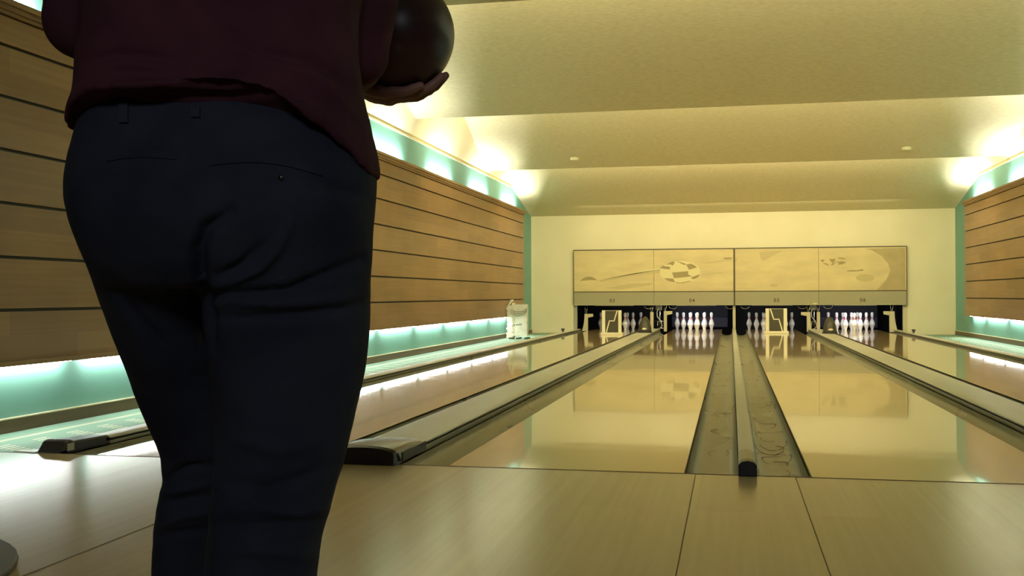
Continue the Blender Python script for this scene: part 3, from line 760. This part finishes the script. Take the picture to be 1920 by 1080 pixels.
def remesh(mb, name, mat, vox, it=4, fn=None, parent=None):
    o = mb.build(name, mat, None, origin=tuple(L(0,0,0)))
    m = o.modifiers.new('r','REMESH'); m.mode = 'VOXEL'; m.voxel_size = vox
    bpy.context.view_layer.update()
    me = bpy.data.meshes.new_from_object(o.evaluated_get(bpy.context.evaluated_depsgraph_get()))
    o.modifiers.clear(); o.data = me; me.name = name
    bm = bmesh.new(); bm.from_mesh(me)
    for _ in range(it): bmesh.ops.smooth_vert(bm, verts=bm.verts, factor=.5, use_axis_x=True, use_axis_y=True, use_axis_z=True)
    bm.normal_update()
    if fn:
        og = L(0,0,0)
        mv = [(v, fn(v.co+og, v.normal)) for v in bm.verts]
        for v, d in mv: v.co += d
    bm.to_mesh(me); bm.free()
    if not me.materials: me.materials.append(mat)
    for p in me.polygons: p.use_smooth = True
    if parent: o.parent = parent; o.location = (0,0,0)
    return o
def seg_d(p, a, b):
    ax, ay = b[0]-a[0], b[1]-a[1]; t = ((p[0]-a[0])*ax+(p[1]-a[1])*ay)/(ax*ax+ay*ay+1e-9); t = max(0,min(1,t))
    return math.hypot(p[0]-a[0]-ax*t, p[1]-a[1]-ay*t), t
def folds_fn(folds, nz=.0015, fr=14):
    def f(co, no):
        view = (CAMP-co).normalized(); k = no.dot(view); d = 0
        d += nz*noise.noise(co*fr) + nz*.5*noise.noise(co*fr*2.3)
        if k > -.1:
            p = to_px(co)
            for pts, w, amp in folds:
                best = 1e9; n = len(pts)-1
                for i in range(n):
                    q, t = seg_d(p, pts[i], pts[i+1])
                    if q < best: best = q; tt = (i+t)/n
                if best < 3*w: d += amp*math.exp(-(best/w)**2)*(.35+.65*math.sin(math.pi*min(max(tt,.02),.98)))*min(1, max(0,k)*2+.2)
        return no*d
    return f

# --- body: one continuous surface with head, arms, hands, legs
def hand_chain(mb, pts, r0, r1, seg=8):
    n = len(pts); mb.tube(pts, [r0+(r1-r0)*i/(n-1) for i in range(n)], seg); mb.ell(pts[-1], (r1*1.02,)*3, 8, 6); 
    for p in pts[1:-1]: mb.ell(p, (r0*.98,)*3, 8, 6)
BC = Vector((.193, .45, 1.257)); BR = .109
def onball(phi, v, r=BR+.010):
    h = math.sqrt(max(r*r-v*v, 1e-6)); return L(BC.x+h*math.sin(R(phi)), BC.y+v, BC.z-h*math.cos(R(phi)))
B = MB()
def er(u, v, z, a, b, n=28): return [L(u+a*math.cos(2*math.pi*j/n), v+b*math.sin(2*math.pi*j/n), z) for j in range(n)]
B.rings([er(0,.0,.86,.13,.09), er(0,.0,.95,.17,.11), er(0,.01,1.05,.165,.11), er(0,.03,1.18,.17,.11), er(0,.05,1.32,.19,.11), er(0,.06,1.41,.185,.09), er(0,.07,1.455,.11,.07)])
B.tube([L(0,.07,1.42), L(0,.085,1.50), L(0,.10,1.58)], [.074,.064,.062], 20)
HC = L(0,.115,1.665)
Hr = Matrix((R_, FH, Vector((0,0,1)))).transposed()
B.ell(HC, (.078,.098,.112), 28, 20, Hr)                                         # skull
B.ell(L(0,.15,1.605), (.055,.062,.055), 20, 14, Hr)                             # jaw
B.ell(L(0,.196,1.565), (.022,.02,.018), 12, 8, Hr)                              # chin
B.tube([L(0,.206,1.675), L(0,.222,1.645), L(0,.226,1.632)], [.009,.013,.015], 10)   # nose
B.ell(L(.012,.215,1.629), (.008,.010,.008), 8, 6, Hr); B.ell(L(-.012,.215,1.629), (.008,.010,.008), 8, 6, Hr)
for s in (-1, 1):
    B.ell(L(s*.080,.115,1.655), (.010,.018,.031), 12, 10, Hr)                   # ears
    B.tube([L(s*.012,.203,1.687), L(s*.034,.200,1.692), L(s*.055,.182,1.685)], .008, 8)   # brows
    B.ell(L(s*.040,.180,1.635), (.022,.018,.018), 10, 8, Hr)                    # cheeks
B.tube([L(-.022,.204,1.598), L(0,.211,1.600), L(.022,.204,1.598)], [.006,.009,.006], 8)   # lips
# arms
LS, LE, LW = L(-.205,.07,1.40), L(-.212,.0,1.165), L(-.075,.205,1.20)
RS, RE, RW = L(.205,.07,1.40), L(.165,.12,1.145), L(.115,.37,1.150)
B.tube([L(-.13,.07,1.415), LS, LE.lerp(LS,.5), LE], [.055,.055,.043,.038], 16); B.ell(LE, (.040,)*3)
B.tube([LE, LE.lerp(LW,.3), LW], [.038,.040,.026], 16)
B.tube([L(.13,.07,1.415), RS, RE.lerp(RS,.5), RE], [.055,.055,.043,.038], 16); B.ell(RE, (.040,)*3)
B.tube([RE, RE.lerp(RW,.3), RW], [.038,.040,.026], 16)
# right hand cupped under the ball, four fingers round the far lower side, thumb on the near side
PR = BR+.014
palm = [onball(a, v, PR) for a, v in ((-42,-.02),(-25,.0),(-5,.0))]
B.tube([RW, palm[0]], [.026,.026], 12); B.ell(RW, (.027,)*3)
for v in (-.034,-.012,.012,.034): B.tube([onball(-44, v*.7, PR+.004), onball(-22, v, PR), onball(-4, v, PR)], [.013,.014,.012], 8)
for v, tip, ln in ((-.036, 25, .85), (-.013, 47, 1), (.011, 51, 1.05), (.034, 42, .9)):
    a0 = -4
    hand_chain(B, [onball(a0, v), onball(a0+(tip-a0)*.45, v*1.05, BR+.0125), onball(a0+(tip-a0)*.75, v*1.05, BR+.011), onball(tip, v*1.0, BR+.010)], .0105, .0085)
hand_chain(B, [onball(-40,-.03,PR), onball(-38,-.062,BR+.013), onball(-26,-.083,BR+.011), onball(-12,-.094,BR+.010)], .0125, .0095)
# left hand, half open beside the ball
d = (LW-LE).normalized(); side = Vector((0,0,1)).cross(d).normalized()
for k, o_ in enumerate((-.032,-.011,.011,.032)):
    B.tube([LW+Vector((0,0,o_*.6)), LW+d*.05+Vector((0,0,o_)), LW+d*.095+Vector((0,0,o_))], [.016,.014,.012], 8)
    ln = (.062,.078,.073,.066)[k]; b0 = LW+d*.095+Vector((0,0,o_))
    hand_chain(B, [b0, b0+d*ln*.5-side*ln*.10, b0+d*ln*.85-side*ln*.35, b0+d*ln*1.05-side*ln*.7], .0100, .0080)
t0 = LW+d*.03+Vector((0,0,.025)); hand_chain(B, [t0, t0+d*.03+Vector((0,0,.03))-side*.012, t0+d*.055+Vector((0,0,.048))-side*.02], .0125,.0095)
# legs inside the trousers
rleg = [(440,372,699,.135,-.02,1.5),(500,376,696,.132,-.012,1.5),(560,384,694,.128,-.004,1.5),(620,389,691,.122,.0,1.5),(690,396,684,.114,.005,1.5),(760,401,667,.104,.008,1.5),(830,403,652,.095,.008,1.5),(870,404,643,.090,.008,1.5),(910,402,629,.086,.0,1.5),(960,399,617,.084,-.006,1.5),(1010,396,604,.083,-.01,1.5),(1080,391,596,.080,-.01,1.5),(1180,396,590,.076,-.008,1.5),(1300,405,580,.070,-.004,1.5),(1420,410,572,.066,.0,1.5)]
lleg = [(440,160,410,.125,-.01,1.50),(500,181,412,.122,.0,1.52),(560,200,414,.120,.0,1.56),(620,221,420,.115,.0,1.60),(690,249,430,.108,.0,1.65),(760,272,440,.100,.0,1.70),(815,296,446,.092,.0,1.735),(850,309,446,.086,.0,1.75),(900,312,444,.084,.0,1.775),(940,304,440,.083,-.01,1.79),(985,298,436,.082,-.01,1.81),(1030,296,430,.080,-.01,1.83),(1080,293,426,.077,-.008,1.85),(1180,300,425,.070,.0,1.87),(1250,306,424,.066,.0,1.88)]
for lg, top, foot in ((rleg, L(.10,-.0,.90), L(.05,.0,.08)), (lleg, L(-.10,.0,.90), L(-.16,.36,.08))):
    pts = [top]; rr = [.085]
    for y,l,r,hd,vo,d in lg[1:]:
        pts.append(PXP((l+r)/2, y, d)+FH*vo); rr.append(min((r-l)/2*d/FPX, hd)*.72)
    pts.append(foot); rr.append(.036)
    B.tube(pts, rr, 18)
for a, b, c in ((L(.05,.0,.08), L(.055,.07,.045), L(.06,.16,.03)), (L(-.16,.35,.08), L(-.163,.42,.045), L(-.168,.51,.03))):
    B.tube([a, b, c], [.036,.034,.028], 12)
remesh(B, 'body', M['skin'], .0042, 2, parent=person)

# --- trousers
T = MB()
rows = [(175,185,668,.125,0),(215,165,684,.130,0),(260,155,700,.140,-.005),(300,149,706,.148,-.010),(340,148,708,.155,-.018),(380,152,707,.160,-.024),(420,161,703,.160,-.024),(460,172,699,.155,-.018),(500,184,696,.145,-.010),(540,200,692,.125,.0)]
T.rings([ring(y, l, r, PD, hd, e=.86, vo=vo) for y,l,r,hd,vo in rows])
rleg = [(440,372,699,.135,-.02,1.5),(500,376,696,.132,-.012,1.5),(560,384,694,.128,-.004,1.5),(620,389,691,.122,.0,1.5),(690,396,684,.114,.005,1.5),(760,401,667,.104,.008,1.5),(830,403,652,.095,.008,1.5),(870,404,643,.090,.008,1.5),(910,402,629,.086,.0,1.5),(960,399,617,.084,-.006,1.5),(1010,396,604,.083,-.01,1.5),(1080,391,596,.080,-.01,1.5),(1180,396,590,.076,-.008,1.5),(1300,405,580,.070,-.004,1.5),(1420,410,572,.066,.0,1.5)]
T.rings([ring(y, l, r, d, hd, e=.92, vo=vo) for y,l,r,hd,vo,d in rleg])
lleg = [(440,160,410,.125,-.01,1.50),(500,181,412,.122,.0,1.52),(560,200,414,.120,.0,1.56),(620,221,420,.115,.0,1.60),(690,249,430,.108,.0,1.65),(760,272,440,.100,.0,1.70),(815,296,446,.092,.0,1.735),(850,309,446,.086,.0,1.75),(900,312,444,.084,.0,1.775),(940,304,440,.083,-.01,1.79),(985,298,436,.082,-.01,1.81),(1030,296,430,.080,-.01,1.83),(1080,293,426,.077,-.008,1.85),(1180,300,425,.070,.0,1.87),(1250,306,424,.066,.0,1.88)]
T.rings([ring(y, l, r, d, hd, e=.92, vo=vo) for y,l,r,hd,vo,d in lleg])
TF = [([(392,640),(384,570),(374,520),(372,470),(386,430),(430,398)], 13, -.016),
      ([(395,535),(440,525),(490,500),(520,465),(545,415)], 11, .007),
      ([(400,556),(470,552),(540,545),(600,520),(680,484)], 9, -.009),
      ([(392,572),(430,562),(480,566),(560,568),(640,560)], 9, .007),
      ([(396,594),(460,597),(540,592),(640,580),(690,566)], 8, -.006),
      ([(410,518),(450,500),(490,460)], 9, -.006),
      ([(300,905),(350,880),(400,872)], 9, -.007), ([(305,925),(350,915),(398,905)], 8, .006), ([(300,945),(350,938),(400,930)], 8, -.007),
      ([(300,985),(350,965),(400,962)], 9, .005), ([(296,1005),(340,1000),(395,992)], 8, -.005),
      ([(420,905),(500,915),(560,900),(625,870)], 12, -.006), ([(410,960),(480,950),(560,965),(610,955)], 10, .005), ([(410,985),(500,985),(600,975)], 10, -.006),
      ([(400,1040),(470,1030),(590,1045)], 10, .004), ([(430,820),(520,845),(600,835)], 14, .004),
      ([(160,330),(260,300),(340,285)], 14, .003), ([(560,330),(620,350),(690,370)], 12, -.004),
      ([(235,560),(260,640),(290,720)], 14, .003), ([(205,520),(260,600),(300,640)], 10, -.004)]
tro = remesh(T, 'trousers', M['denim'], .0055, 7, folds_fn([(a, b, c*1.5) for a, b, c in TF]), person)

# --- maroon top with bunched hem and sleeves
hemx = [(100,262),(150,254),(190,222),(235,203),(290,205),(340,207),(400,200),(480,195),(560,212),(620,258),(670,300),(700,335),(740,352)]
def hem(x):
    for (a, ya), (b, yb) in zip(hemx, hemx[1:]):
        if a <= x <= b: t = (x-a)/(b-a); t = t*t*(3-2*t); return ya+(yb-ya)*t
    return hemx[0][1] if x < 100 else hemx[-1][1]
def yfn(t, Y):
    def f(x, sy):
        hb = hem(x); hf = 255+(x-150)/560*90; h = hb if sy < 0 else hb+(hf-hb)*min(1, sy*1.6)
        return h*(1-t)+Y*t
    return f
Sh = MB()
srows = [(0,180,158,704,.148,-.010),(0,180,147,713,.158,-.014),(.12,180,146,714,.164,-.014),(.35,175,148,706,.160,-.010),(.62,165,151,694,.154,-.004),(.86,150,154,680,.150,.0),(1,118,156,672,.148,.0),(1,80,158,668,.146,.005),(1,20,158,670,.146,.01),(1,-60,152,684,.146,.02),(1,-150,142,704,.145,.035),(1,-230,140,712,.140,.045),(1,-290,160,694,.125,.055),(1,-325,215,640,.105,.06),(1,-350,290,565,.085,.065),(1,-368,345,512,.070,.07)]
Sh.rings([ring(0, l, r, PD, hd, e=.88, vo=vo, yf=yfn(t, Y)) for t,Y,l,r,hd,vo in srows])
Sh.tube([L(-.12,.07,1.405), LS, LE.lerp(LS,.5)+Vector((0,0,0)), LE], [.070,.074,.062,.055], 20); Sh.ell(LE, (.057,)*3)
Sh.tube([LE, LE.lerp(LW,.35), LE.lerp(LW,.66)], [.054,.052,.042], 18)
Sh.tube([L(.12,.07,1.405), RS, RE.lerp(RS,.5), RE], [.070,.074,.060,.052], 20); Sh.ell(RE, (.053,)*3)
Sh.tube([RE, RE.lerp(RW,.3), RE.lerp(RW,.58)], [.052,.048,.042], 18)
SF = [([(160,205),(230,180),(330,172),(440,182),(540,172),(620,196)], 7, -.007), ([(155,225),(210,196),(290,190),(400,188)], 6, .005),
      ([(158,175),(220,160),(300,158),(350,160),(430,170)], 6, .006), ([(160,150),(230,135),(300,140),(340,150),(450,156),(540,172),(610,210),(680,300)], 7, -.005),
      ([(160,115),(220,102),(290,106),(340,122)], 9, -.008), ([(158,135),(220,120),(300,125),(400,132)], 7, .006),
      ([(420,55),(500,100),(580,115),(650,160)], 10, -.008), ([(430,85),(520,125),(600,150),(660,215)], 9, .007),
      ([(540,190),(600,215),(650,265),(690,325)], 6, .005), ([(560,150),(620,190),(675,250)], 7, -.005),
      ([(170,240),(200,215),(240,208)], 5, -.005), ([(200,40),(260,20),(300,60)], 22, .006), ([(380,20),(420,60),(500,70)], 16, -.005)]
remesh(Sh, 'shirt', M['shirt'], .0055, 5, folds_fn([(a, b, c*.9) for a, b, c in SF], .0022, 16), person)

# --- belt loops, back pocket, button lying on the trousers
dg = bpy.context.evaluated_depsgraph_get(); bpy.context.view_layer.update()
bm = bmesh.new(); bm.from_mesh(tro.data); bm.transform(Matrix.Translation(L(0,0,0))); bvh = BVHTree.FromBMesh(bm)
def on_cloth(x, y, off=0):
    dr = (PXP(x,y,1)-CAMP).normalized(); h = bvh.ray_cast(CAMP, dr, 5)
    return (h[0]+h[1]*off) if h[0] else PXP(x,y,PD)
def patch(name, x0, x1, y0, y1, nx, ny, th, mat, parent, warp=None):
    m = MB(); 
    for off in (th, -.004):
        for j in range(ny+1):
            for i in range(nx+1):
                x = x0+(x1-x0)*i/nx; y = y0+(y1-y0)*j/ny
                if warp: x, y = warp(x, y, i/nx, j/ny)
                m.v.append(tuple(on_cloth(x, y, off)))
    W = nx+1; N = W*(ny+1)
    for j in range(ny):
        for i in range(nx):
            a = j*W+i; m.f.append((a,a+1,a+W+1,a+W)); m.f.append((N+a,N+a+W,N+a+W+1,N+a+1))
    for i in range(nx): m.f.append((i,N+i,N+i+1,i+1)); a = ny*W+i; m.f.append((a,a+1,N+a+1,N+a))
    for j in range(ny): a = j*W; m.f.append((a,a+W,N+a+W,N+a)); a += nx; m.f.append((a,N+a,N+a+W,a+W))
    return m.build(name, mat, parent, smooth=True, auto=True)
M['denim2'] = cloth('navy_chino_loop', (.024,.029,.044), (.034,.040,.058))
patch('belt_loop', 226, 242, 196, 232, 4, 6, .004, M['denim2'], person)
patch('belt_loop', 360, 376, 202, 222, 4, 4, .004, M['denim2'], person)
pk = patch('back_pocket', 392, 604, 298, 312, 26, 3, .0022, M['denim'], person, lambda x,y,i,j: (x, y-14*math.sin(math.pi*i)+18*i))
patch('back_pocket', 200, 330, 292, 304, 16, 3, .0018, M['denim'], person, lambda x,y,i,j: (x, y-6*math.sin(math.pi*i)-4*i))
bc = on_cloth(527, 334, .002); MB().ell(bc, (.004,.004,.004), 12, 8).build('pocket_button', M['brass'], person, smooth=True)
bm.free()
# --- hair, eyes, shoes
H = MB(); H.ell(L(0,.095,1.690), (.085,.100,.100), 28, 20, Hr); H.ell(L(0,.06,1.63), (.070,.058,.075), 20, 14, Hr)
remesh(H, 'hair', M['hair'], .005, 3, parent=person)
for s in (-1, 1):
    ey = MB().ell(L(s*.032,.196,1.668), (.012,.009,.007), 12, 8, Hr).build('eye', M['eye'], person, smooth=True)
    MB().ell(L(s*.032,.2035,1.668), (.0048,.002,.0048), 12, 8, Hr).build('iris', M['dark'], ey, smooth=True)
for ax, ay in ((.052,-.005), (-.162,.345)):
    sh = MB()
    def so(s, z): return [L(ax+s*.046*math.cos(a)*(1-.18*math.sin(a)*0+.0), ay+.095+s*.145*math.sin(a), z) for a in [2*math.pi*k/28 for k in range(28)]]
    sh.rings([so(1,.018), so(1.02,.035), so(.92,.062), [L(ax+.040*math.cos(a), ay+.045+.085*math.sin(a), .085) for a in [2*math.pi*k/28 for k in range(28)]], [L(ax+.038*math.cos(a), ay+.0+.05*math.sin(a), .105) for a in [2*math.pi*k/28 for k in range(28)]]])
    s_ = sh.build('shoe', M['shoe'], person, smooth=True)
    MB().rings([so(1.04,.001), so(1.06,.010), so(1.04,.022)]).build('shoe_sole', M['sole'], s_, smooth=True, auto=True)
# --- the ball is a thing of its own
bb = root('bowling_ball', tuple(L(BC.x, BC.y, BC.z-BR)), 'dark brown bowling ball held at the right side of the standing person', 'bowling ball')
MB().ell(L(*BC), (BR,)*3, 56, 36).build('ball_body', M['ball'], bb, smooth=True)
hm = MB()
for a, b in ((.03,.0),(-.0,.02),(-.012,-.045)):
    dn = Vector((a, .3, .25)).normalized()
    n_ = (R_*(a/.109)+FH*.55+Vector((0,0,1))*(b/.109+.75)).normalized(); c_ = L(*BC)+n_*(BR-.0005)
    t1 = n_.cross(R_).normalized(); t2 = n_.cross(t1); k = len(hm.v)
    hm.v += [tuple(c_+n_*.001+(t1*math.cos(2*math.pi*j/16)+t2*math.sin(2*math.pi*j/16))*.012) for j in range(16)]; hm.f.append(tuple(range(k,k+16)))
hm.build('finger_holes', M['dark'], bb)
